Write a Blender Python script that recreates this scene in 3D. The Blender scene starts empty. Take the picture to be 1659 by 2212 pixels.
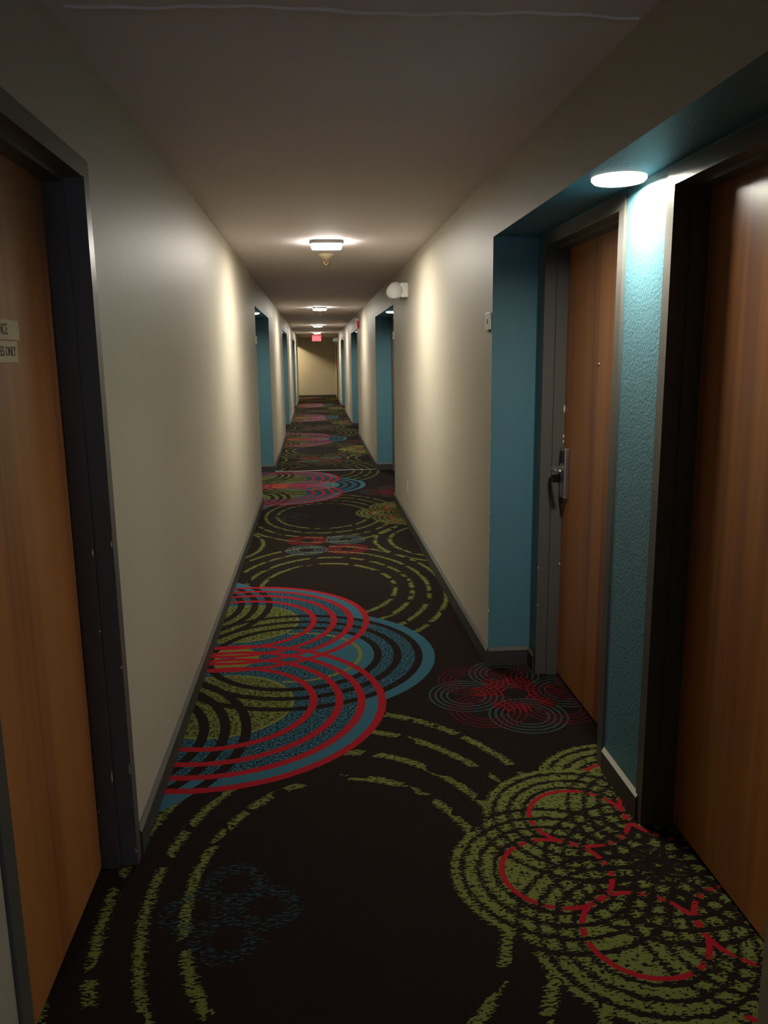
import bpy, bmesh, math, random
from mathutils import Vector, Matrix
random.seed(7)
sc = bpy.context.scene
COL = sc.collection

# ------------------------------------------------------------------ camera
F_PX, PITCH, YAW, ROLL, CAM_H = 1717.46, 0.1921, 0.0835, -0.0125, 1.5635
fw = Vector((math.sin(YAW)*math.cos(PITCH), math.cos(YAW)*math.cos(PITCH), -math.sin(PITCH)))
rt0 = Vector((math.cos(YAW), -math.sin(YAW), 0)); up0 = rt0.cross(fw)
rt = math.cos(ROLL)*rt0 + math.sin(ROLL)*up0
up = -math.sin(ROLL)*rt0 + math.cos(ROLL)*up0
cam_d = bpy.data.cameras.new('camera'); cam = bpy.data.objects.new('camera', cam_d); COL.objects.link(cam)
M = Matrix((rt, up, -fw)).transposed().to_4x4(); M.translation = Vector((0, 0, CAM_H)); cam.matrix_world = M
cam_d.sensor_fit = 'VERTICAL'; cam_d.sensor_height = 24.0; cam_d.lens = F_PX/2212*24.0
cam_d.clip_start = 0.05; cam_d.clip_end = 100
sc.camera = cam

# ------------------------------------------------------------------ world, exposure
w = bpy.data.worlds.new('world'); sc.world = w; w.use_nodes = True
w.node_tree.nodes['Background'].inputs[0].default_value = (0.62, 0.72, 1.0, 1)
w.node_tree.nodes['Background'].inputs[1].default_value = 10.0   # overcast daylight, reaches the hall only through a window added behind the viewer for bluish fill
pl = bpy.data.lights.new('window_portal', 'AREA'); pl.shape = 'RECTANGLE'; pl.size = 1.0; pl.size_y = 1.2; pl.cycles.is_portal = True
po = bpy.data.objects.new('window_portal', pl); COL.objects.link(po); po.location = (0.12, -5.02, 1.5); po.rotation_euler = (math.pi/2, 0, math.pi)
vs = sc.view_settings
sc.display_settings.display_device = 'sRGB'
vs.view_transform = 'Standard'; vs.look = 'None'; vs.exposure = 0.0; vs.gamma = 1.0; vs.use_curve_mapping = False
sc.cycles.use_denoising = True
sc.cycles.max_bounces = 10; sc.cycles.diffuse_bounces = 8
sc.cycles.sample_clamp_indirect = 6.0
sc.cycles.caustics_reflective = False; sc.cycles.caustics_refractive = False

HALL_W = 330.0      # emission of the hallway ceiling lenses
ALC_W = 520.0       # emission of the alcove lenses
LAMP_RGB = (1.0, 0.94, 0.83)
ALC_RGB = (1.0, 0.95, 0.80)

# ------------------------------------------------------------------ dimensions (metres)
XL, XR = -0.606, 0.8455          # corridor wall faces
HC = 2.391                        # ceiling
ZS = 2.107                        # alcove soffit
AD = 0.2155                       # alcove depth
BACK_Y, END_Y = -5.0, 32.9
L_END = 29.9
ALC_R = [(1.30, 3.813), (8.60, 11.155), (15.93, 18.48), (23.15, 25.62)]
ALC_L = [(8.645, 11.20), (15.95, 18.50), (23.17, 25.62)]
WT = 0.30                         # wall block thickness

# ------------------------------------------------------------------ node helpers
def new_mat(name):
    m = bpy.data.materials.new(name); m.use_nodes = True
    return m, m.node_tree, m.node_tree.nodes['Principled BSDF']
def node(nt, t, **kw):
    n = nt.nodes.new(t)
    for k, v in kw.items(): setattr(n, k, v)
    return n
def put(nt, inp, v):
    if isinstance(v, bpy.types.NodeSocket): nt.links.new(v, inp)
    else: inp.default_value = v
def math_n(nt, op, a, b=None, c=None, clamp=False):
    n = node(nt, 'ShaderNodeMath', operation=op); n.use_clamp = clamp
    for i, v in enumerate((a, b, c)):
        if v is not None: put(nt, n.inputs[i], v)
    return n.outputs[0]
def vmath(nt, op, a, b=None):
    n = node(nt, 'ShaderNodeVectorMath', operation=op)
    put(nt, n.inputs[0], a)
    if b is not None: put(nt, n.inputs[1], b)
    return n.outputs['Value'] if op in ('LENGTH', 'DISTANCE', 'DOT_PRODUCT') else n.outputs['Vector']
def mixc(nt, fac, a, b):
    n = node(nt, 'ShaderNodeMix', data_type='RGBA')
    put(nt, n.inputs[0], fac)
    for s, v in ((n.inputs[6], a), (n.inputs[7], b)):
        put(nt, s, v if isinstance(v, bpy.types.NodeSocket) else (*v, 1) if len(v) == 3 else v)
    return n.outputs[2]
def noise(nt, vec, scale, detail=2.0, rough=0.5):
    n = node(nt, 'ShaderNodeTexNoise'); put(nt, n.inputs['Vector'], vec)
    n.inputs['Scale'].default_value = scale; n.inputs['Detail'].default_value = detail
    n.inputs['Roughness'].default_value = rough
    return n.outputs['Fac']
def geo_pos(nt): return node(nt, 'ShaderNodeNewGeometry').outputs['Position']
def obj_co(nt): return node(nt, 'ShaderNodeTexCoord').outputs['Object']
def ramp(nt, fac, stops):
    n = node(nt, 'ShaderNodeValToRGB'); put(nt, n.inputs[0], fac)
    el = n.color_ramp.elements
    while len(el) < len(stops): el.new(0.5)
    for e, (p, c) in zip(el, stops): e.position = p; e.color = (*c, 1)
    return n.outputs[0]
def bump(nt, bsdf, h, strength, dist):
    b = node(nt, 'ShaderNodeBump'); b.inputs['Strength'].default_value = strength
    b.inputs['Distance'].default_value = dist; put(nt, b.inputs['Height'], h)
    nt.links.new(b.outputs['Normal'], bsdf.inputs['Normal'])

def plain(name, rgb, rough=0.5, metal=0.0, spec=0.5, emit=None, es=0.0):
    m, nt, b = new_mat(name)
    b.inputs['Base Color'].default_value = (*rgb, 1); b.inputs['Roughness'].default_value = rough
    b.inputs['Metallic'].default_value = metal; b.inputs['Specular IOR Level'].default_value = spec
    if emit:
        b.inputs['Emission Color'].default_value = (*emit, 1); b.inputs['Emission Strength'].default_value = es
    return m
def painted(name, rgb, rough, peel, peel_scale, var=0.08, spec=0.4, streak=0.0):
    m, nt, b = new_mat(name)
    p = geo_pos(nt)
    big = noise(nt, p, 1.3, 3)
    c1 = tuple(c*(1-var) for c in rgb); c2 = tuple(min(1, c*(1+var)) for c in rgb)
    put(nt, b.inputs['Base Color'], mixc(nt, big, c1, c2))
    b.inputs['Roughness'].default_value = rough; b.inputs['Specular IOR Level'].default_value = spec
    h = noise(nt, p, peel_scale, 3, 0.55)
    if streak: h = math_n(nt, 'ADD', h, math_n(nt, 'MULTIPLY', noise(nt, vmath(nt, 'MULTIPLY', p, (26, 26, 1.6)), 1.0, 2), streak))
    bump(nt, b, h, peel, 0.004)
    return m

M_TAN = painted('tan_wall_paint', (0.46, 0.425, 0.335), 0.50, 0.22, 75, spec=0.34, streak=0.8)
M_TEAL = painted('teal_alcove_paint', (0.080, 0.205, 0.255), 0.5, 0.55, 95)
M_CEIL = painted('ceiling_paint', (0.80, 0.72, 0.72), 0.7, 0.12, 60)
M_BASE = painted('grey_base_paint', (0.042, 0.042, 0.036), 0.5, 0.05, 40)
M_LEDGE = painted('grey_ledge_paint', (0.11, 0.11, 0.096), 0.6, 0.05, 40)
M_CAULK = painted('pale_caulked_ledge', (0.46, 0.44, 0.38), 0.6, 0.05, 40)
M_FRAME = painted('dark_frame_enamel', (0.095, 0.092, 0.083), 0.34, 0.03, 30, spec=0.3)
M_WHITE = plain('white_plastic', (0.72, 0.71, 0.67), 0.4)
M_CHROME = plain('satin_chrome', (0.62, 0.60, 0.62), 0.28, 1.0)
M_BRASS = plain('warm_brass', (0.55, 0.38, 0.17), 0.35, 1.0)
M_CREAM = plain('yellowed_escutcheon', (0.72, 0.58, 0.38), 0.5)
M_BLACK = plain('black_print', (0.02, 0.02, 0.02), 0.5)
M_INK = plain('worn_plaque_ink', (0.16, 0.13, 0.10), 0.6)
M_RED = plain('red_plastic', (0.55, 0.02, 0.025), 0.35)
M_PLAQ = plain('cream_plaque', (0.72, 0.62, 0.42), 0.45)
M_STRIP = plain('metal_strip', (0.40, 0.36, 0.35), 0.5, 1.0)
M_CHIP = plain('bare_plaster_chip', (0.75, 0.72, 0.66), 0.8)
M_LENS = plain('lit_hall_lens', (0.9, 0.9, 0.9), 0.5, emit=LAMP_RGB, es=HALL_W)
M_LSIDE = plain('lit_hall_lens_side', (0.9, 0.9, 0.9), 0.5, emit=LAMP_RGB, es=HALL_W*0.24)
M_ALENS = plain('lit_alcove_lens', (0.9, 0.9, 0.9), 0.5, emit=ALC_RGB, es=ALC_W)
M_PLENS = plain('lit_passage_lens', (0.9, 0.9, 0.9), 0.5, emit=(1.0, 0.80, 0.48), es=200.0)
M_EXIT = plain('lit_exit_panel', (0.5, 0.02, 0.03), 0.4, emit=(1.0, 0.05, 0.09), es=0.9)
M_EXITL = plain('lit_exit_letters', (0.8, 0.4, 0.4), 0.4, emit=(1.0, 0.16, 0.2), es=1.2)
M_CAN = plain('fixture_rim', (0.55, 0.53, 0.5), 0.45)
M_TRIM = plain('bloom_trim_ring', (0.8, 0.79, 0.75), 0.5, emit=ALC_RGB, es=1.6)  # slight emission added so the rim widens the lens glow like bloom
def glass_mat():
    m, nt, b = new_mat('clear_lens'); b.inputs['Roughness'].default_value = 0.06
    b.inputs['Base Color'].default_value = (0.9, 0.9, 0.88, 1); b.inputs['Transmission Weight'].default_value = 0.35
    return m
M_GLASS = glass_mat()

def wood_mat():
    m, nt, b = new_mat('cherry_door_veneer')
    oi = node(nt, 'ShaderNodeObjectInfo').outputs['Random']
    co = obj_co(nt)
    off = node(nt, 'ShaderNodeCombineXYZ'); put(nt, off.inputs[0], math_n(nt, 'MULTIPLY', oi, 13.0))
    co = vmath(nt, 'ADD', co, off.outputs[0])
    streak = noise(nt, vmath(nt, 'MULTIPLY', co, (5.0, 0.0, 0.14)), 1.0, 3, 0.6)
    fine = noise(nt, vmath(nt, 'MULTIPLY', co, (70.0, 0.0, 1.6)), 1.0, 4, 0.65)
    blot = noise(nt, vmath(nt, 'MULTIPLY', co, (2.0, 0.0, 0.9)), 1.0, 2)
    c = ramp(nt, streak, [(0.37, (0.130, 0.041, 0.029)), (0.43, (0.300, 0.108, 0.035)), (0.52, (0.460, 0.184, 0.053)), (0.66, (0.370, 0.135, 0.038))])
    c = mixc(nt, math_n(nt, 'MULTIPLY', fine, 0.35), c, (0.220, 0.070, 0.024))
    c = mixc(nt, math_n(nt, 'MULTIPLY', blot, 0.30), c, (0.500, 0.203, 0.058))
    put(nt, b.inputs['Base Color'], c)
    b.inputs['Roughness'].default_value = 0.36; b.inputs['Specular IOR Level'].default_value = 0.45
    bump(nt, b, fine, 0.05, 0.002)
    return m
M_WOOD = wood_mat()

# ------------------------------------------------------------------ carpet (procedural pattern, repeats along the hall)
def carpet_mat():
    m, nt, b = new_mat('patterned_carpet')
    P = 5.83
    pos = geo_pos(nt)
    # ragged yarn edges
    nz = node(nt, 'ShaderNodeTexNoise'); put(nt, nz.inputs['Vector'], vmath(nt, 'MULTIPLY', pos, (48, 165, 1)))
    nz.inputs['Scale'].default_value = 1.0; nz.inputs['Detail'].default_value = 1.5
    jit = vmath(nt, 'MULTIPLY', vmath(nt, 'SUBTRACT', nz.outputs['Color'], (0.5, 0.5, 0.5)), (0.065, 0.030, 0.0))
    soft = vmath(nt, 'MULTIPLY', vmath(nt, 'SUBTRACT', nz.outputs['Color'], (0.5, 0.5, 0.5)), (0.010, 0.008, 0.0))
    def split(v):
        s = node(nt, 'ShaderNodeSeparateXYZ'); put(nt, s.inputs[0], v); return s.outputs[0], s.outputs[1]
    def frame(cx, cy, rough):
        x, y = split(vmath(nt, 'ADD', pos, jit if rough else soft))
        c = node(nt, 'ShaderNodeCombineXYZ')
        put(nt, c.inputs[0], math_n(nt, 'SUBTRACT', x, cx))
        put(nt, c.inputs[1], math_n(nt, 'WRAP', math_n(nt, 'SUBTRACT', y, cy), P/2, -P/2))
        return c.outputs[0]
    def dist(p, x, y): return vmath(nt, 'DISTANCE', p, (x, y, 0))
    def ring(d, r, hw): return math_n(nt, 'COMPARE', d, r, hw)
    def disc(d, r): return math_n(nt, 'LESS_THAN', d, r)
    def OR(*a):
        o = a[0]
        for k in a[1:]: o = math_n(nt, 'MAXIMUM', o, k)
        return o
    def AND(*a):
        o = a[0]
        for k in a[1:]: o = math_n(nt, 'MULTIPLY', o, k)
        return o
    def NOT(a): return math_n(nt, 'SUBTRACT', 1.0, a)
    def thr(v, t): return math_n(nt, 'GREATER_THAN', v, t)
    def rings(d, rs, hw): return OR(*[ring(d, r, hw) for r in rs])

    weave = noise(nt, vmath(nt, 'MULTIPLY', pos, (45, 150, 1)), 1.0, 1.0)      # short cross strokes
    weave2 = noise(nt, vmath(nt, 'MULTIPLY', pos, (90, 45, 1)), 1.0, 1.0)
    speck = noise(nt, vmath(nt, 'MULTIPLY', pos, (80, 110, 1)), 1.0, 2.0)
    gaps = noise(nt, pos, 11.0, 0.0)
    BROWN, GREEN, BLUE = (0.0135, 0.0088, 0.0076), (0.115, 0.130, 0.034), (0.030, 0.098, 0.135)
    RED, OLIVE, GREY = (0.26, 0.011, 0.017), (0.13, 0.135, 0.032), (0.050, 0.080, 0.088)
    pile = noise(nt, pos, 420, 1.0)
    col = mixc(nt, pile, tuple(c*0.8 for c in BROWN), tuple(c*1.2 for c in BROWN))
    woven = thr(weave, 0.43)

    # E: big dashed green ovals
    def ellring(p, ax, ay, hw):
        l = vmath(nt, 'LENGTH', vmath(nt, 'MULTIPLY', p, (1/ax, 1/ay, 0)))
        return ring(l, 1.0, hw/((ax+ay)/2))
    OV = ((0.465, 0.655), (0.580, 0.850), (0.695, 1.040), (0.805, 1.225))
    eA = frame(0.05, 5.334, True)
    mA = OR(*[ellring(eA, *o, 0.017) for o in OV])
    eB = frame(0.05, 7.95, True)
    mB = OR(*[ellring(eB, *o, 0.017) for o in OV])
    sR = frame(1.35, 6.68, True); sL = frame(-1.35, 6.69, True)
    mS = OR(rings(vmath(nt, 'LENGTH', sR), (0.74, 0.87), 0.016), rings(vmath(nt, 'LENGTH', sL), (0.74, 0.87), 0.016))
    ov = AND(OR(mA, mB, mS), woven, thr(gaps, 0.39))
    col = mixc(nt, ov, col, GREEN)

    # F: small red and grey flower between the ovals
    f = frame(0.06, 6.63, True)
    red_f = OR(*[rings(dist(f, sx*0.17, sy*0.175), (0.075, 0.105, 0.135, 0.165), 0.0062) for sx, sy in ((-1, 1), (1, -1))])
    blu_f = OR(*[rings(dist(f, sx*0.17, sy*0.175), (0.075, 0.105, 0.135, 0.165), 0.0062) for sx, sy in ((1, 1), (-1, -1))])
    col = mixc(nt, blu_f, col, GREY)
    col = mixc(nt, red_f, col, (0.13, 0.010, 0.014))

    # D: faint blue flower
    d = frame(-0.285, 2.07, True)
    md = OR(*[math_n(nt, 'COMPARE', dist(d, x, y), 0.075, 0.026) for x, y in ((0.10, 0), (-0.10, 0), (0, 0.115), (0, -0.115))])
    col = mixc(nt, AND(md, thr(weave, 0.55)), col, (0.018, 0.040, 0.052))

    # B: fine-line flower of eight rings by the alcove
    bf = frame(0.90, 3.455, False)
    bl, rd = [], []
    for k in range(8):
        a = k*math.pi/4
        dd = dist(bf, 0.235*math.cos(a), 0.235*math.sin(a))
        (bl if k % 2 == 0 else rd).append(rings(dd, (0.09, 0.117, 0.144, 0.171), 0.0048))
    col = mixc(nt, OR(*bl), col, (0.030, 0.052, 0.056))
    col = mixc(nt, OR(*rd), col, (0.062, 0.008, 0.010))
    dd0 = vmath(nt, 'LENGTH', bf)
    col = mixc(nt, AND(disc(dd0, 0.21), OR(OR(*bl), OR(*rd)), thr(noise(nt, pos, 9.0, 0.0), 0.46)), col, (0.13, 0.009, 0.012))

    # C: green flower with dark rings and red circles
    g = frame(1.024, 2.143, True)
    gs = frame(1.024, 2.143, False)
    cen = [(0.326*math.cos(k*math.pi/3), 0.326*math.sin(k*math.pi/3)) for k in range(6)] + [(0.0, 0.0)]
    strokes = thr(math_n(nt, 'ADD', math_n(nt, 'MULTIPLY', weave, 0.55), math_n(nt, 'MULTIPLY', weave2, 0.45)), 0.43)
    for grp in ([(0.08, 0.46), (0.08, -0.46)], cen):
        ds = [dist(g, x, y) for x, y in grp]
        fill = OR(*[disc(q, 0.322) for q in ds])
        dark = OR(*[rings(q, (0.345, 0.290, 0.238, 0.188), 0.0088) for q in ds])
        col = mixc(nt, fill, col, BROWN)
        col = mixc(nt, AND(fill, NOT(dark), strokes), col, GREEN)
        rc = OR(*[ring(dist(gs, x, y), 0.166, 0.0085) for x, y in grp[:6]])
        dsoft = OR(*[rings(q, (0.290, 0.238), 0.0105) for q in ds])
        col = mixc(nt, AND(rc, NOT(dsoft)), col, RED)

    # A: large blue, red and green medallion against the left wall
    a = frame(0.0, 4.065, False)
    RC = ((-0.48, -0.577), (-0.48, 0.577)); BC = (-0.15, 0.0); LC = ((-1.07, -0.885), (-1.07, 0.90))
    dR = [dist(a, *c) for c in RC]; dB = dist(a, *BC); dL = [dist(a, *c) for c in LC]
    fillR = OR(disc(dR[0], 0.765), disc(dR[1], 0.765))
    fillA = OR(fillR, disc(dB, 0.75), disc(dL[0], 0.745), disc(dL[1], 0.745))
    col = mixc(nt, fillA, col, BLUE)
    annR = OR(*[math_n(nt, 'COMPARE', q, 0.49, 0.155) for q in dR])
    annB = OR(math_n(nt, 'COMPARE', dB, 0.54, 0.115))
    stip = AND(OR(annR, annB), thr(speck, 0.505), fillA)
    col = mixc(nt, stip, col, (0.012, 0.017, 0.022))
    green = OR(*[disc(q, 0.335) for q in dR])
    grn2 = AND(green, thr(math_n(nt, 'ADD', math_n(nt, 'MULTIPLY', weave, 0.6), math_n(nt, 'MULTIPLY', weave2, 0.4)), 0.485))
    col = mixc(nt, green, col, (0.026, 0.027, 0.011))
    col = mixc(nt, grn2, col, GREEN)
    col = mixc(nt, OR(*[ring(q, 0.335, 0.008) for q in dR]), col, OLIVE)
    col = mixc(nt, ring(dist(a, -0.50, 0), 0.10, 0.06), col, OLIVE)
    col = mixc(nt, AND(ring(dB, 0.352, 0.011), thr(math_n(nt, 'ADD', split(a)[0], 0.2), 0.0)), col, OLIVE)
    darkA = OR(rings(dB, (0.665, 0.552, 0.447), 0.021), *[AND(rings(q, (0.735, 0.645, 0.555), 0.022), fillR) for q in dL])
    col = mixc(nt, darkA, col, BROWN)
    redA = OR(*[rings(q, (0.750, 0.655, 0.553, 0.432), 0.0185) for q in dR])
    col = mixc(nt, redA, col, RED)

    put(nt, b.inputs['Base Color'], col)
    b.inputs['Roughness'].default_value = 0.95; b.inputs['Specular IOR Level'].default_value = 0.03
    b.inputs['Sheen Weight'].default_value = 0.0; b.inputs['Sheen Roughness'].default_value = 0.6
    bump(nt, b, pile, 0.35, 0.003)
    return m
M_CARPET = carpet_mat()

# ------------------------------------------------------------------ mesh helpers
def mb(): return bmesh.new()
def box(bm, x0, x1, y0, y1, z0, z1, mi=0, face_mi=None, bev=0.0):
    """face_mi: dict of '-x','+x','-y','+y','-z','+z' -> material index"""
    vs_ = [bm.verts.new((x, y, z)) for x in (x0, x1) for y in (y0, y1) for z in (z0, z1)]
    idx = {'-x': (0, 1, 3, 2), '+x': (4, 6, 7, 5), '-y': (0, 4, 5, 1), '+y': (2, 3, 7, 6), '-z': (0, 2, 6, 4), '+z': (1, 5, 7, 3)}
    fs = []
    for k, q in idx.items():
        f = bm.faces.new([vs_[i] for i in q]); f.material_index = (face_mi or {}).get(k, mi); fs.append(f)
    if bev:
        es = {e for f in fs for e in f.edges}
        bmesh.ops.bevel(bm, geom=list(es), offset=bev, segments=2, affect='EDGES', profile=0.6)
def lathe(bm, prof, n=28, c=(0, 0, 0), axis='z'):
    """prof: list of (r, h) along the axis; r=0 closes the end"""
    rings_ = []
    for r, h in prof:
        if r <= 1e-6: pts = [(0, 0, h)]
        else: pts = [(r*math.cos(2*math.pi*i/n), r*math.sin(2*math.pi*i/n), h) for i in range(n)]
        vv = []
        for p in pts:
            if axis == 'x': p = (p[2], p[0], p[1])
            elif axis == 'y': p = (p[1], p[2], p[0])
            vv.append(bm.verts.new((p[0]+c[0], p[1]+c[1], p[2]+c[2])))
        rings_.append(vv)
    for A, B in zip(rings_, rings_[1:]):
        for i in range(n):
            j = (i+1) % n
            if len(A) == 1 and len(B) == 1: continue
            if len(A) == 1: bm.faces.new((A[0], B[i], B[j]))
            elif len(B) == 1: bm.faces.new((A[i], A[j], B[0]))
            else: bm.faces.new((A[i], A[j], B[j], B[i]))
    bmesh.ops.recalc_face_normals(bm, faces=bm.faces[:])
def tube(bm, pts, r, n=12):
    pts = [Vector(p) for p in pts]; prev = None
    for i, p in enumerate(pts):
        t = (pts[min(i+1, len(pts)-1)] - pts[max(i-1, 0)]).normalized()
        u = t.orthogonal().normalized() if prev is None else (prev - t*prev.dot(t)).normalized()
        prev = u; v = t.cross(u)
        cur = [bm.verts.new(p + r*(math.cos(2*math.pi*k/n)*u + math.sin(2*math.pi*k/n)*v)) for k in range(n)]
        if i: 
            for k in range(n): bm.faces.new((last[k], last[(k+1) % n], cur[(k+1) % n], cur[k]))
        else: bm.faces.new(cur[::-1])
        last = cur
    bm.faces.new(last)
def rrect(bm, wx, wy, z0, z1, rad, n=6, taper=0.0, side_mi=0):
    """rounded rectangle slab centred on 0,0"""
    def loop(z, s):
        out = []
        for cx, cy, a0 in ((1, 1, 0), (-1, 1, 90), (-1, -1, 180), (1, -1, 270)):
            for k in range(n+1):
                a = math.radians(a0 + 90*k/n)
                out.append(bm.verts.new((cx*(wx/2-rad)+(rad-s)*math.cos(a), cy*(wy/2-rad)+(rad-s)*math.sin(a), z)))
        return out
    A, B = loop(z0, taper), loop(z1, 0)
    N = len(A)
    for i in range(N): bm.faces.new((A[i], A[(i+1) % N], B[(i+1) % N], B[i])).material_index = side_mi
    bm.faces.new(A[::-1]); bm.faces.new(B)
def obj(name, bm, mats, parent=None, smooth=False):
    me = bpy.data.meshes.new(name)
    bmesh.ops.recalc_face_normals(bm, faces=bm.faces[:])
    bm.to_mesh(me); bm.free()
    for m in (mats if isinstance(mats, (list, tuple)) else [mats]): me.materials.append(m)
    if smooth: me.shade_smooth() if hasattr(me, 'shade_smooth') else None
    o = bpy.data.objects.new(name, me); COL.objects.link(o)
    if parent: o.parent = parent
    return o
def tag(o, label, cat, group=None, kind=None):
    o['label'] = label; o['category'] = cat
    if group: o['group'] = group
    if kind: o['kind'] = kind
    return o
def thing(name, label, cat, loc=(0, 0, 0), rz=0.0, group=None, kind=None):
    o = bpy.data.objects.new(name, None); COL.objects.link(o); o.empty_display_size = 0.1
    o.location = loc; o.rotation_euler = (0, 0, rz)
    return tag(o, label, cat, group, kind)
def dup(o, loc, rz, label, group=None, name=None):
    def cp(s, par):
        c = s.copy(); COL.objects.link(c)
        if par: c.parent = par
        for ch in list(s.children): cp(ch, c)
        return c
    r = cp(o, None); r.location = loc; r.rotation_euler = (0, 0, rz); r['label'] = label
    if group: r['group'] = group
    if name: r.name = name
    return r

# ------------------------------------------------------------------ floor and ceiling
bm = mb(); box(bm, -3.6, 1.6, BACK_Y-0.3, END_Y+0.3, -0.12, 0.0)
tag(obj('floor', bm, M_CARPET), 'dark brown hallway carpet with green, blue and red circle pattern', 'carpet', kind='structure')
bm = mb(); box(bm, -3.6, 1.6, BACK_Y-0.3, END_Y+0.3, HC, HC+0.15)
ceil = tag(obj('ceiling', bm, M_CEIL), 'plain greyish painted hallway ceiling', 'ceiling', kind='structure')
# raised tape joint across the ceiling
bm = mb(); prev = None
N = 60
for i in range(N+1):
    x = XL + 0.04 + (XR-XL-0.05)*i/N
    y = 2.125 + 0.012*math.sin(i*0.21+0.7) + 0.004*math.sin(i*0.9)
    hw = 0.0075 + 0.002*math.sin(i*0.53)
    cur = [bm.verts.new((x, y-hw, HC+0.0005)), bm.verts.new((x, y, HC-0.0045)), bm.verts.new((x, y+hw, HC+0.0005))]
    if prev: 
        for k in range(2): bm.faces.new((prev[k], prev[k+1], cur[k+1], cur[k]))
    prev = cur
o = obj('ceiling_joint', bm, plain('lit_joint_paint', (0.85, 0.80, 0.78), 0.8), ceil)  # paler than the ceiling, painting in light caught by the ridge

# ------------------------------------------------------------------ walls
DOOR_OUT = 0.490        # half width over the frame faces
DOOR_TOP = 2.095
LD_Y = 1.872             # left service door centre
def wall_side(name, face_x, sgn, y0, y1, alcoves, doors, label):
    """sgn=+1 right wall (block lies at x>face_x)"""
    bm = mb()
    out = face_x + sgn*WT
    xa, xb_ = (face_x, out) if sgn > 0 else (out, face_x)
    segs, y = [], y0
    stops = sorted([(a, b_, 'a') for a, b_ in alcoves] + [(c-DOOR_OUT+0.008, c+DOOR_OUT-0.008, 'd') for c in doors])
    lo_t = False
    for a, b_, k in stops:
        segs.append((y, a, lo_t, k == 'a')); lo_t = (k == 'a'); y = b_
    segs.append((y, y1, lo_t, False))
    for a, b_, t0, t1 in segs:
        box(bm, xa, xb_, a, b_, 0, HC, 0, {'-y': 1 if t0 else 0, '+y': 1 if t1 else 0})
    for a, b_, k in stops:
        zb = ZS if k == 'a' else DOOR_TOP-0.008
        box(bm, xa, xb_, a, b_, zb, HC, 0, {'-z': 1 if k == 'a' else 0})
    wobj = tag(obj(name, bm, [M_TAN, M_TEAL]), label, 'wall', kind='structure')
    # teal back panel of every alcove, with the two door openings left free
    for a, b_ in alcoves:
        bx0 = face_x + sgn*AD
        q0, q1 = sorted((bx0, face_x + sgn*(WT-0.002)))
        mid = (a+b_)/2
        bm = mb()
        cuts = [a]
        for c in (mid-0.655, mid+0.655): cuts += [c-DOOR_OUT+0.008, c+DOOR_OUT-0.008]
        cuts.append(b_)
        for i in range(0, 6, 2): box(bm, q0, q1, cuts[i], cuts[i+1], 0, ZS)
        for i in (1, 3): box(bm, q0, q1, cuts[i], cuts[i+1], DOOR_TOP-0.008, ZS)
        obj('alcove_back', bm, M_TEAL, wobj)
    return wobj
wr = wall_side('wall_right', XR, 1, BACK_Y, END_Y, ALC_R, [30.4], 'tan corridor wall with teal alcoves and a wall-mounted emergency light')
wl = wall_side('wall_left', XL, -1, BACK_Y, L_END, ALC_L, [LD_Y], 'tan corridor wall holding the service door with cream plaques')
bm = mb(); box(bm, XL-0.12, XL, L_END, END_Y, 2.07, HC)
obj('passage_header', bm, M_TAN, wl)
bm = mb(); box(bm, -3.6, 1.6, END_Y, END_Y+0.2, 0, HC)
tag(obj('wall_end', bm, M_TAN), 'blank tan wall closing the far end of the corridor', 'wall', kind='structure')
bm = mb()
WX0, WX1, WZ0, WZ1 = -0.38, 0.62, 0.9, 2.1
box(bm, -3.6, WX0, BACK_Y-0.2, BACK_Y, 0, HC); box(bm, WX1, 1.6, BACK_Y-0.2, BACK_Y, 0, HC)
box(bm, WX0, WX1, BACK_Y-0.2, BACK_Y, 0, WZ0); box(bm, WX0, WX1, BACK_Y-0.2, BACK_Y, WZ1, HC)
tag(obj('wall_back', bm, M_TAN), 'tan wall behind the viewer with a window added for bluish light', 'wall', kind='structure')
t = thing('window_added', 'unseen window added behind the viewer to give faint bluish light', 'window', ((WX0+WX1)/2, BACK_Y-0.1, WZ0), kind='structure')  # unseen opening, added to supply faint bluish light on the door frames
hw_, hh_ = (WX1-WX0)/2, WZ1-WZ0
bm = mb()
for q in ((-hw_, -hw_+0.05, 0, hh_), (hw_-0.05, hw_, 0, hh_), (-hw_+0.05, hw_-0.05, 0, 0.05), (-hw_+0.05, hw_-0.05, hh_-0.05, hh_), (-hw_+0.05, hw_-0.05, hh_/2-0.02, hh_/2+0.02)):
    box(bm, q[0], q[1], -0.03, 0.03, q[2], q[3])
obj('window_frame', bm, M_WHITE, t)
bm = mb(); box(bm, XR+WT+0.35, XR+WT+0.45, BACK_Y, END_Y, 0, HC); box(bm, XL-WT-0.7, XL-WT-0.6, BACK_Y, L_END-0.2, 0, HC)  # unseen slabs added to stop daylight leaking in around the doors
tag(obj('wall_light_block', bm, M_TAN), 'tan unseen walls added behind the doors to keep daylight out', 'wall', kind='structure')
bm = mb(); box(bm, -3.6, XL-WT, L_END-0.2, L_END, 0, HC); box(bm, -3.6, -3.4, L_END, END_Y, 0, HC)
tag(obj('wall_passage', bm, M_TAN), 'tan wall of the side passage at the far end', 'wall', kind='structure')

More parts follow.
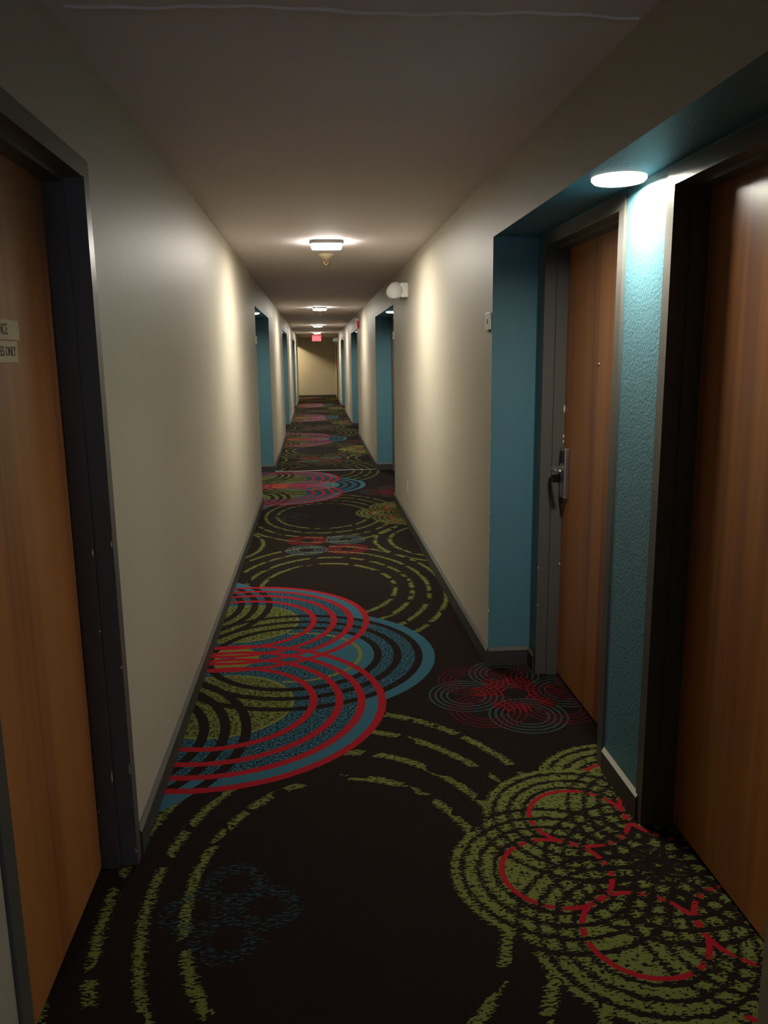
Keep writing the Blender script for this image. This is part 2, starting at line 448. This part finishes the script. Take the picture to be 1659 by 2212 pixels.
# paint chips along the alcove corner
for i, (z, s) in enumerate([(0.294, 0.010), (0.55, 0.003), (0.72, 0.003), (0.80, 0.0035), (0.86, 0.003), (1.05, 0.003), (1.17, 0.0035), (0.62, 0.003), (0.44, 0.003)]):
    bm = mb(); n = 7
    vs1 = [bm.verts.new((XR-0.0012, 3.813 - 0.004 + 0*k + s*math.cos(6.283*k/n)*0.8*(0.8+0.4*random.random()), z + s*math.sin(6.283*k/n)*(0.8+0.4*random.random()))) for k in range(n)]
    bm.faces.new(vs1)
    bmesh.ops.translate(bm, verts=bm.verts[:], vec=(0, 0.002, 0))
    r = bmesh.ops.extrude_face_region(bm, geom=bm.faces[:])
    bmesh.ops.translate(bm, verts=[v for v in r['geom'] if isinstance(v, bmesh.types.BMVert)], vec=(0.0025, 0, 0))
    obj('paint_chip', bm, M_CHIP, wr)

# ------------------------------------------------------------------ baseboards
BT, BH, BC_ = 0.013, 0.098, 0.086
def base_run(bm, p0, p1, nrm, ledge=1):
    """profile extruded from p0 to p1; nrm points into the corridor"""
    p0, p1, n = Vector((*p0, 0)), Vector((*p1, 0)), Vector((*nrm, 0))
    prof = [(0, 0), (BT, 0), (BT, BC_-0.006), (0.004, BH), (0, BH)]
    rows = []
    for p in (p0, p1): rows.append([bm.verts.new(p + n*d + Vector((0, 0, z))) for d, z in prof])
    k = len(prof)
    for i in range(k): bm.faces.new((rows[0][i], rows[0][(i+1) % k], rows[1][(i+1) % k], rows[1][i])).material_index = ledge if i == 2 else 0
    bm.faces.new(rows[0][::-1]); bm.faces.new(rows[1])
def baseboards(name, face_x, sgn, y0, y1, alcoves, doors, label):
    bm = mb(); nx = -sgn
    y = y0; stops = sorted([(a, b_, 'a') for a, b_ in alcoves] + [(c-DOOR_OUT, c+DOOR_OUT, 'd') for c in doors])
    for a, b_, k in stops:
        base_run(bm, (face_x, y), (face_x, a + (BT if k == 'a' else 0)), (nx, 0)); y = b_ - (BT if k == 'a' else 0)
    base_run(bm, (face_x, y), (face_x, y1), (nx, 0))
    for a, b_ in alcoves:
        bx = face_x + sgn*AD; mid = (a+b_)/2
        base_run(bm, (face_x, a), (bx, a), (0, 1)); base_run(bm, (face_x, b_), (bx, b_), (0, -1))
        c0, c1 = mid-0.655, mid+0.655
        base_run(bm, (bx, a), (bx, c0-DOOR_OUT), (nx, 0)); base_run(bm, (bx, c0+DOOR_OUT), (bx, c1-DOOR_OUT), (nx, 0), 2); base_run(bm, (bx, c1+DOOR_OUT), (bx, b_), (nx, 0))
    return tag(obj(name, bm, [M_BASE, M_LEDGE, M_CAULK]), label, 'baseboard', kind='structure')
baseboards('baseboard_right', XR, 1, BACK_Y, END_Y, ALC_R, [30.4], 'dark grey baseboard stepping around the teal alcoves below the emergency lights')
baseboards('baseboard_left', XL, -1, BACK_Y, L_END, ALC_L, [LD_Y], 'dark grey baseboard running beside the service door')
bm = mb(); base_run(bm, (-3.4, END_Y), (XR, END_Y), (0, -1))
tag(obj('baseboard_end', bm, [M_BASE, M_LEDGE]), 'dark baseboard under the blank end wall', 'baseboard', kind='structure')

# ------------------------------------------------------------------ doors: local X along wall, Y into the wall, Z up
def door_proto(name, label, lock_side):
    d = thing(name, label, 'door', kind='structure')
    for s in (-1, 1):
        bm = mb()
        x0, x1 = sorted((s*0.44, s*0.49)); box(bm, x0, x1, -0.007, 0.150, 0, 2.045)
        x0, x1 = sorted((s*0.428, s*0.44)); box(bm, x0, x1, 0.046, 0.0995, 0, 2.033)
        obj('jamb', bm, M_FRAME, d)
    bm = mb(); box(bm, -0.49, 0.49, -0.007, 0.150, 2.045, 2.095); box(bm, -0.44, 0.44, 0.046, 0.0995, 2.033, 2.045)
    obj('frame_head', bm, M_FRAME, d)
    bm = mb(); box(bm, -0.437, 0.437, 0.100, 0.145, 0.010, 2.043, bev=0.0015)
    obj('door_leaf', bm, M_WOOD, d)
    if lock_side:
        s = lock_side; cx = s*0.372
        bm = mb(); box(bm, cx-0.037, cx+0.037, 0.078, 0.1005, 0.905, 1.140, bev=0.004)
        lock = obj('lock_plate', bm, M_CHROME, d)
        bm = mb(); box(bm, cx-0.026, cx+0.026, 0.0745, 0.079, 1.065, 1.125, bev=0.002)
        obj('card_slot', bm, M_BLACK, lock)
        bm = mb(); lathe(bm, [(0, 0.03), (0.013, 0.03), (0.013, 0.070), (0.024, 0.072), (0.026, 0.080)], 20, (cx, 0, 1.045), 'y')
        tube(bm, [(cx, 0.034, 1.045), (cx-s*0.02, 0.030, 1.046), (cx-s*0.06, 0.029, 1.047), (cx-s*0.118, 0.034, 1.046)], 0.0095, 12)
        obj('lever', bm, M_CHROME, lock, True)
        bm = mb(); lathe(bm, [(0, 0.096), (0.006, 0.096), (0.009, 0.0985), (0.009, 0.1005)], 16, (0, 0, 1.525), 'y')
        obj('peephole', bm, M_CHROME, d, True)
    return d
RZ_R, RZ_L = -math.pi/2, math.pi/2
XB_R, XB_L = XR+AD, XL-AD
room = door_proto('door_1', 'brown wooden room door with chrome lever lock beside the bare teal pier', -1)
room.location = (XB_R, 3.228, 0); room.rotation_euler = (0, 0, RZ_R)
room2 = door_proto('door_2', 'brown wooden room door lit by a sharp patch of alcove lamplight', 1)
room2.location = (XB_R, 1.918, 0); room2.rotation_euler = (0, 0, RZ_R)
serv = door_proto('door_3', 'brown wooden service door with two cream plaques in a dark frame', 0)
serv.location = (XL, LD_Y, 0); serv.rotation_euler = (0, 0, RZ_L)
n = 4
ORD = ['second', 'third', 'fourth']
for i, (a, b_) in enumerate(ALC_R[1:]):
    for s, wd in ((-0.655, 'nearer the outlet end'), (0.655, 'nearer the exit sign')):
        dup(room, (XB_R, (a+b_)/2+s, 0), RZ_R, 'wooden room door in the %s teal alcove on the emergency-light side, %s' % (ORD[i], wd), name='door_%d' % n); n += 1
for i, (a, b_) in enumerate(ALC_L):
    for s, wd in ((-0.655, 'nearer the service door'), (0.655, 'nearer the exit sign')):
        dup(room, (XB_L, (a+b_)/2+s, 0), RZ_L, 'wooden room door in the %s teal alcove on the service-door side, %s' % (['first', 'second', 'third'][i], wd), name='door_%d' % n); n += 1
dup(serv, (XR, 30.4, 0), RZ_R, 'brown wooden door added in place of shaded wall just past the exit sign', name='door_%d' % n)  # added brown door stands in for wall that only lies in shadow

# worn paint on the jamb edges
def chips(door, sx, spots):
    j = [c for c in door.children if c.name.startswith('jamb') and c.data.vertices[0].co.x*sx > 0][0]
    for dep, z, h in spots:
        e = 0.44 if dep < 0.04 else 0.428
        bm = mb(); n = 6
        ring_ = [bm.verts.new((0, dep + 0.0022*math.cos(6.283*k/n)*(0.6+0.8*random.random()), z + h*math.sin(6.283*k/n)*(0.7+0.5*random.random()))) for k in range(n)]
        f = bm.faces.new(ring_)
        ex = bmesh.ops.extrude_face_region(bm, geom=[f])
        bmesh.ops.translate(bm, verts=[v for v in ex['geom'] if isinstance(v, bmesh.types.BMVert)], vec=(0.0012*sx, 0, 0))
        bmesh.ops.translate(bm, verts=bm.verts[:], vec=(sx*(e-0.0008), 0, 0))
        obj('paint_chip', bm, M_CHIP, j)
chips(serv, 1, [(-0.004, 0.33, 0.022), (0.048, 0.31, 0.024), (-0.004, 0.05, 0.007), (0.097, 0.20, 0.006), (-0.004, 1.04, 0.012), (0.048, 1.02, 0.012), (0.048, 0.78, 0.004), (-0.004, 0.66, 0.005)])
chips(room, -1, [(0.097, 1.19, 0.008), (0.097, 1.165, 0.008), (0.048, 0.985, 0.010), (0.048, 0.965, 0.006), (0.097, 0.855, 0.012), (0.097, 0.57, 0.007), (-0.004, 0.55, 0.006), (-0.004, 0.36, 0.005), (0.097, 1.32, 0.02)])

# ------------------------------------------------------------------ plaques on the service door
def text_mesh(name, s, size, mat, parent, M4, sx=1.0, ext=0.0006):
    cu = bpy.data.curves.new(name, 'FONT'); cu.body = s; cu.size = size; cu.extrude = ext
    cu.align_x = 'CENTER'; cu.align_y = 'CENTER'; cu.resolution_u = 3
    to = bpy.data.objects.new(name+'_tmp', cu); COL.objects.link(to)
    bpy.context.view_layer.update()
    me = bpy.data.meshes.new_from_object(to.evaluated_get(bpy.context.evaluated_depsgraph_get()))
    bpy.data.objects.remove(to); bpy.data.curves.remove(cu)
    me.transform(M4 @ Matrix.Diagonal((sx, 1, 1, 1)))
    me.materials.clear(); me.materials.append(mat)
    o = bpy.data.objects.new(name, me); COL.objects.link(o); o.parent = parent
    return o
# local frame of a plaque: X along +y world, Z up, facing +x
def facing_x(x, y, z): return Matrix(((0, 0, 1, x), (1, 0, 0, y), (0, 1, 0, z), (0, 0, 0, 1)))
def plaque(name, label, yc, z0, z1, wid, text, size, sx):
    t = thing(name, label, 'door sign', (XL-0.100, yc, (z0+z1)/2), group=None)
    bm = mb(); box(bm, 0.0, 0.004, -wid/2, wid/2, -(z1-z0)/2, (z1-z0)/2, bev=0.0012)
    obj('plate', bm, M_PLAQ, t)
    text_mesh('lettering', text, size, M_INK, t, facing_x(0.0042, 0, 0), sx)
    return t
plaque('door_plaque', 'cream room-name plaque, upper one on the service door', 1.853, 1.6135, 1.6595, 0.330, 'MAINTENANCE', 0.036, 0.72)
plaque('door_plaque', 'cream staff notice plaque, lower one on the service door', 1.888, 1.562, 1.6115, 0.220, 'EMPLOYEES ONLY', 0.032, 0.72)

# ------------------------------------------------------------------ hallway ceiling lights
def ceiling_light(y, label):
    t = thing('ceiling_light', label, 'ceiling light', (0.112, y, HC), group='hallway ceiling lights')
    bm = mb(); rrect(bm, 0.228, 0.228, -0.024, 0.0, 0.046, 6); obj('base_plate', bm, M_CAN, t)
    bm = mb(); rrect(bm, 0.225, 0.225, -0.044, -0.024, 0.045, 6, 0.006, 1); obj('lens', bm, [M_LENS, M_LSIDE], t)
    return t
LAMP_Y = [6.04, 13.65, 20.8, 26.7]
for y, l in zip(LAMP_Y, ['glowing square ceiling light nearest the double-headed emergency light', 'glowing square ceiling light between the emergency light and the fire strobe',
                         'glowing square ceiling light between the fire strobe and the exit sign', 'glowing square ceiling light just before the red exit sign']):
    ceiling_light(y, l)
t = thing('passage_light', 'warm ceiling light of the side passage, hidden behind its header', 'ceiling light', (-1.25, 31.9, HC))
bm = mb(); rrect(bm, 0.34, 0.34, -0.012, 0, 0.04); obj('base_plate', bm, M_CAN, t)
bm = mb(); rrect(bm, 0.32, 0.32, -0.05, -0.012, 0.06, 6, 0.014); obj('lens', bm, M_PLENS, t)

# ------------------------------------------------------------------ sprinklers
def sprinkler(y, label):
    t = thing('sprinkler', label, 'sprinkler', (0.117, y, HC), group='ceiling sprinklers')
    bm = mb(); lathe(bm, [(0, 0), (0.062, 0), (0.062, -0.006), (0.030, -0.036), (0.020, -0.040), (0, -0.040)], 28)
    obj('escutcheon', bm, M_CREAM, t, True)
    bm = mb(); lathe(bm, [(0, -0.038), (0.014, -0.038), (0.014, -0.052), (0.009, -0.056), (0, -0.056)], 16)
    for s in (-1, 1): tube(bm, [(s*0.010, 0, -0.050), (s*0.017, 0, -0.060), (s*0.015, 0, -0.072), (0, 0, -0.082)], 0.0028, 8)
    obj('frame_arms', bm, M_BRASS, t, True)
    bm = mb(); lathe(bm, [(0, -0.050), (0.0035, -0.052), (0.0035, -0.076), (0, -0.078)], 10)
    obj('bulb', bm, M_RED, t, True)
    bm = mb(); lathe(bm, [(0, -0.081), (0.030, -0.081), (0.033, -0.086), (0.030, -0.0885), (0, -0.0885)], 24)
    obj('deflector', bm, M_BRASS, t, True)
for y, l in zip((6.74, 14.45, 21.6), ('yellowish sprinkler beside the ceiling light nearest the emergency light', 'yellowish sprinkler behind the ceiling light short of the fire strobe', 'small yellowish sprinkler past the fire strobe')):
    sprinkler(y, l)

# ------------------------------------------------------------------ alcove lights
def alcove_light(x, y, label):
    t = thing('alcove_light', label, 'alcove light', (x, y, ZS), group='alcove soffit lights')
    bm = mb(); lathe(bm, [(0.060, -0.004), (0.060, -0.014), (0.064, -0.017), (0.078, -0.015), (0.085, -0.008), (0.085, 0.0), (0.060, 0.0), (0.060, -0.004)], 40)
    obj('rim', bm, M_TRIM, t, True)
    bm = mb(); lathe(bm, [(0.0595, -0.001), (0.0595, -0.005), (0.050, -0.0065), (0.025, -0.0075), (0, -0.008)], 32)
    obj('lens', bm, M_ALENS, t, True)
for i, (a, b_) in enumerate(ALC_R):
    alcove_light(XR+0.120, (a+b_)/2+0.01, ['round glowing light in the alcove above the two wooden doors', 'round glowing light in the teal alcove below the emergency light',
                 'round glowing light in the teal alcove past the fire strobe', 'round glowing light in the teal alcove nearest the exit sign, strobe side'][i])
for i, (a, b_) in enumerate(ALC_L):
    alcove_light(XL-0.120, (a+b_)/2+0.01, ['round glowing light in the first teal alcove past the service door', 'round glowing light in the second teal alcove past the service door',
                 'round glowing light in the third teal alcove past the service door'][i])

# ------------------------------------------------------------------ wall devices
def emergency_light(y, z, label):
    t = thing('emergency_light', label, 'emergency light', (XR, y, z), group='wall emergency lights')
    bm = mb(); box(bm, -0.066, 0.0, 0.0, 0.29, -0.063, 0.063, bev=0.008); obj('housing', bm, M_WHITE, t)
    for yy in (0.035, 0.255):
        dirv = -1 if yy < 0.1 else 1
        bm = mb(); lathe(bm, [(0, 0.075), (0.028, 0.070), (0.052, 0.050), (0.066, 0.020), (0.070, 0.0), (0.064, 0.0)], 28, (0, 0, 0), 'y')
        Mh = Matrix.Translation((-0.112, yy-0.02, 0.0)) @ Matrix.Rotation(math.radians(-12 if dirv < 0 else 192), 4, 'Z') @ Matrix.Rotation(math.radians(-10), 4, 'X')
        bm.transform(Mh); h = obj('lamp_head', bm, M_WHITE, t, True)
        bm = mb(); lathe(bm, [(0.065, 0.002), (0.060, -0.008), (0.042, -0.018), (0.02, -0.023), (0, -0.024)], 28, (0, 0, 0), 'y')
        bm.transform(Mh); obj('lens', bm, M_GLASS, h, True)
        bm = mb(); lathe(bm, [(0.058, 0.004), (0.030, 0.032), (0.010, 0.045), (0, 0.046)], 24, (0, 0, 0), 'y')
        bm.transform(Mh); obj('reflector', bm, M_CHROME, h, True)
        bm = mb(); tube(bm, [(-0.06, yy, 0.0), (-0.085, yy, 0.0)], 0.02, 14); obj('swivel', bm, M_WHITE, t, True)
emergency_light(7.23, 2.147, 'white double-headed emergency light high on the tan wall, above the outlet')
emergency_light(28.45, 2.19, 'small white emergency light beside the red exit sign')

t = thing('fire_alarm', 'red wall fire alarm with a white strobe lens', 'fire alarm', (XR, 15.2, 2.17))
bm = mb(); box(bm, -0.045, 0, -0.06, 0.06, -0.075, 0.065, bev=0.006); obj('housing', bm, M_RED, t)
bm = mb(); lathe(bm, [(0.03, 0.0), (0.03, -0.02), (0.02, -0.035), (0, -0.04)], 20, (-0.04, 0, 0.085), 'x'); box(bm, -0.044, 0, -0.05, 0.05, 0.065, 0.115, bev=0.004)
obj('strobe', bm, M_WHITE, t)
t = thing('pull_station', 'small red fire pull station beside the added far door', 'pull station', (XR, 29.55, 1.33))
bm = mb(); box(bm, -0.05, 0, -0.06, 0.06, -0.06, 0.06, bev=0.006); obj('housing', bm, M_RED, t)
bm = mb(); box(bm, -0.06, -0.048, -0.045, 0.045, -0.015, 0.005, bev=0.002); obj('handle', bm, M_WHITE, t)

def room_sign(x, y, z, sgn, label):
    t = thing('room_sign', label, 'room sign', (x, y, z), 0 if sgn > 0 else math.pi, group='room number signs')
    bm = mb(); box(bm, -0.010, 0, -0.050, 0.050, -0.040, 0.040, bev=0.002); obj('plate', bm, M_WHITE, t)
    bm = mb(); box(bm, -0.0114, -0.0098, -0.013, 0.013, -0.013, 0.010); obj('number_mark', bm, M_BLACK, t)
    bm = mb(); box(bm, -0.009, 0, -0.028, 0.028, -0.050, -0.040); obj('lower_tab', bm, M_FRAME, t)
room_sign(XR, 3.880, 1.728, 1, 'small white room sign beside the alcove with two doors')
room_sign(XR, 8.545, 1.79, 1, 'small white room sign on the emergency-light wall at the second alcove')
room_sign(XL, 8.585, 1.76, -1, 'small white room sign on the service-door wall at the first alcove')

t = thing('wall_outlet', 'white wall outlet low on the tan wall under the emergency light', 'outlet', (XR, 7.367, 0.362))
bm = mb(); box(bm, -0.006, 0, -0.036, 0.036, -0.058, 0.058, bev=0.002); obj('cover_plate', bm, M_TAN, t)
for dz in (-0.02, 0.02):
    bm = mb(); box(bm, -0.0075, -0.005, -0.014, 0.014, dz-0.013, dz+0.013); obj('socket', bm, M_WHITE, t)

t = thing('exit_sign', 'red glowing exit sign hanging from the ceiling', 'exit sign', (0.101, 28.0, HC))
bm = mb(); rrect(bm, 0.12, 0.06, -0.02, 0.0, 0.01); obj('canopy', bm, M_WHITE, t)
bm = mb(); box(bm, -0.012, 0.012, -0.01, 0.01, -0.05, -0.018); obj('stem', bm, M_WHITE, t)
bm = mb(); box(bm, -0.157, 0.157, -0.025, 0.025, -0.255, -0.045, bev=0.004); obj('housing', bm, M_WHITE, t)
bm = mb(); box(bm, -0.150, 0.150, -0.027, -0.0245, -0.249, -0.051); obj('panel', bm, M_EXIT, t)
text_mesh('lettering', 'EXIT', 0.17, M_EXITL, t, Matrix(((1, 0, 0, 0), (0, 0, -1, -0.0275), (0, 1, 0, -0.15), (0, 0, 0, 1))), 0.85)

bm = mb(); n_ = 3
prof = [(-0.010, 0.0), (-0.006, 0.003), (0.0, 0.004), (0.006, 0.003), (0.010, 0.0)]
rows = [[bm.verts.new((x, 11.215+dy, z)) for dy, z in prof] for x in (XL+0.014, XR-0.014)]
for i in range(4): bm.faces.new((rows[0][i], rows[0][i+1], rows[1][i+1], rows[1][i]))
bm.faces.new((rows[0][4], rows[0][0], rows[1][0], rows[1][4])); bm.faces.new(rows[0]); bm.faces.new(rows[1][::-1])
tag(obj('carpet_strip', bm, M_STRIP), 'thin metal joining strip across the carpet by the second alcoves', 'carpet strip')
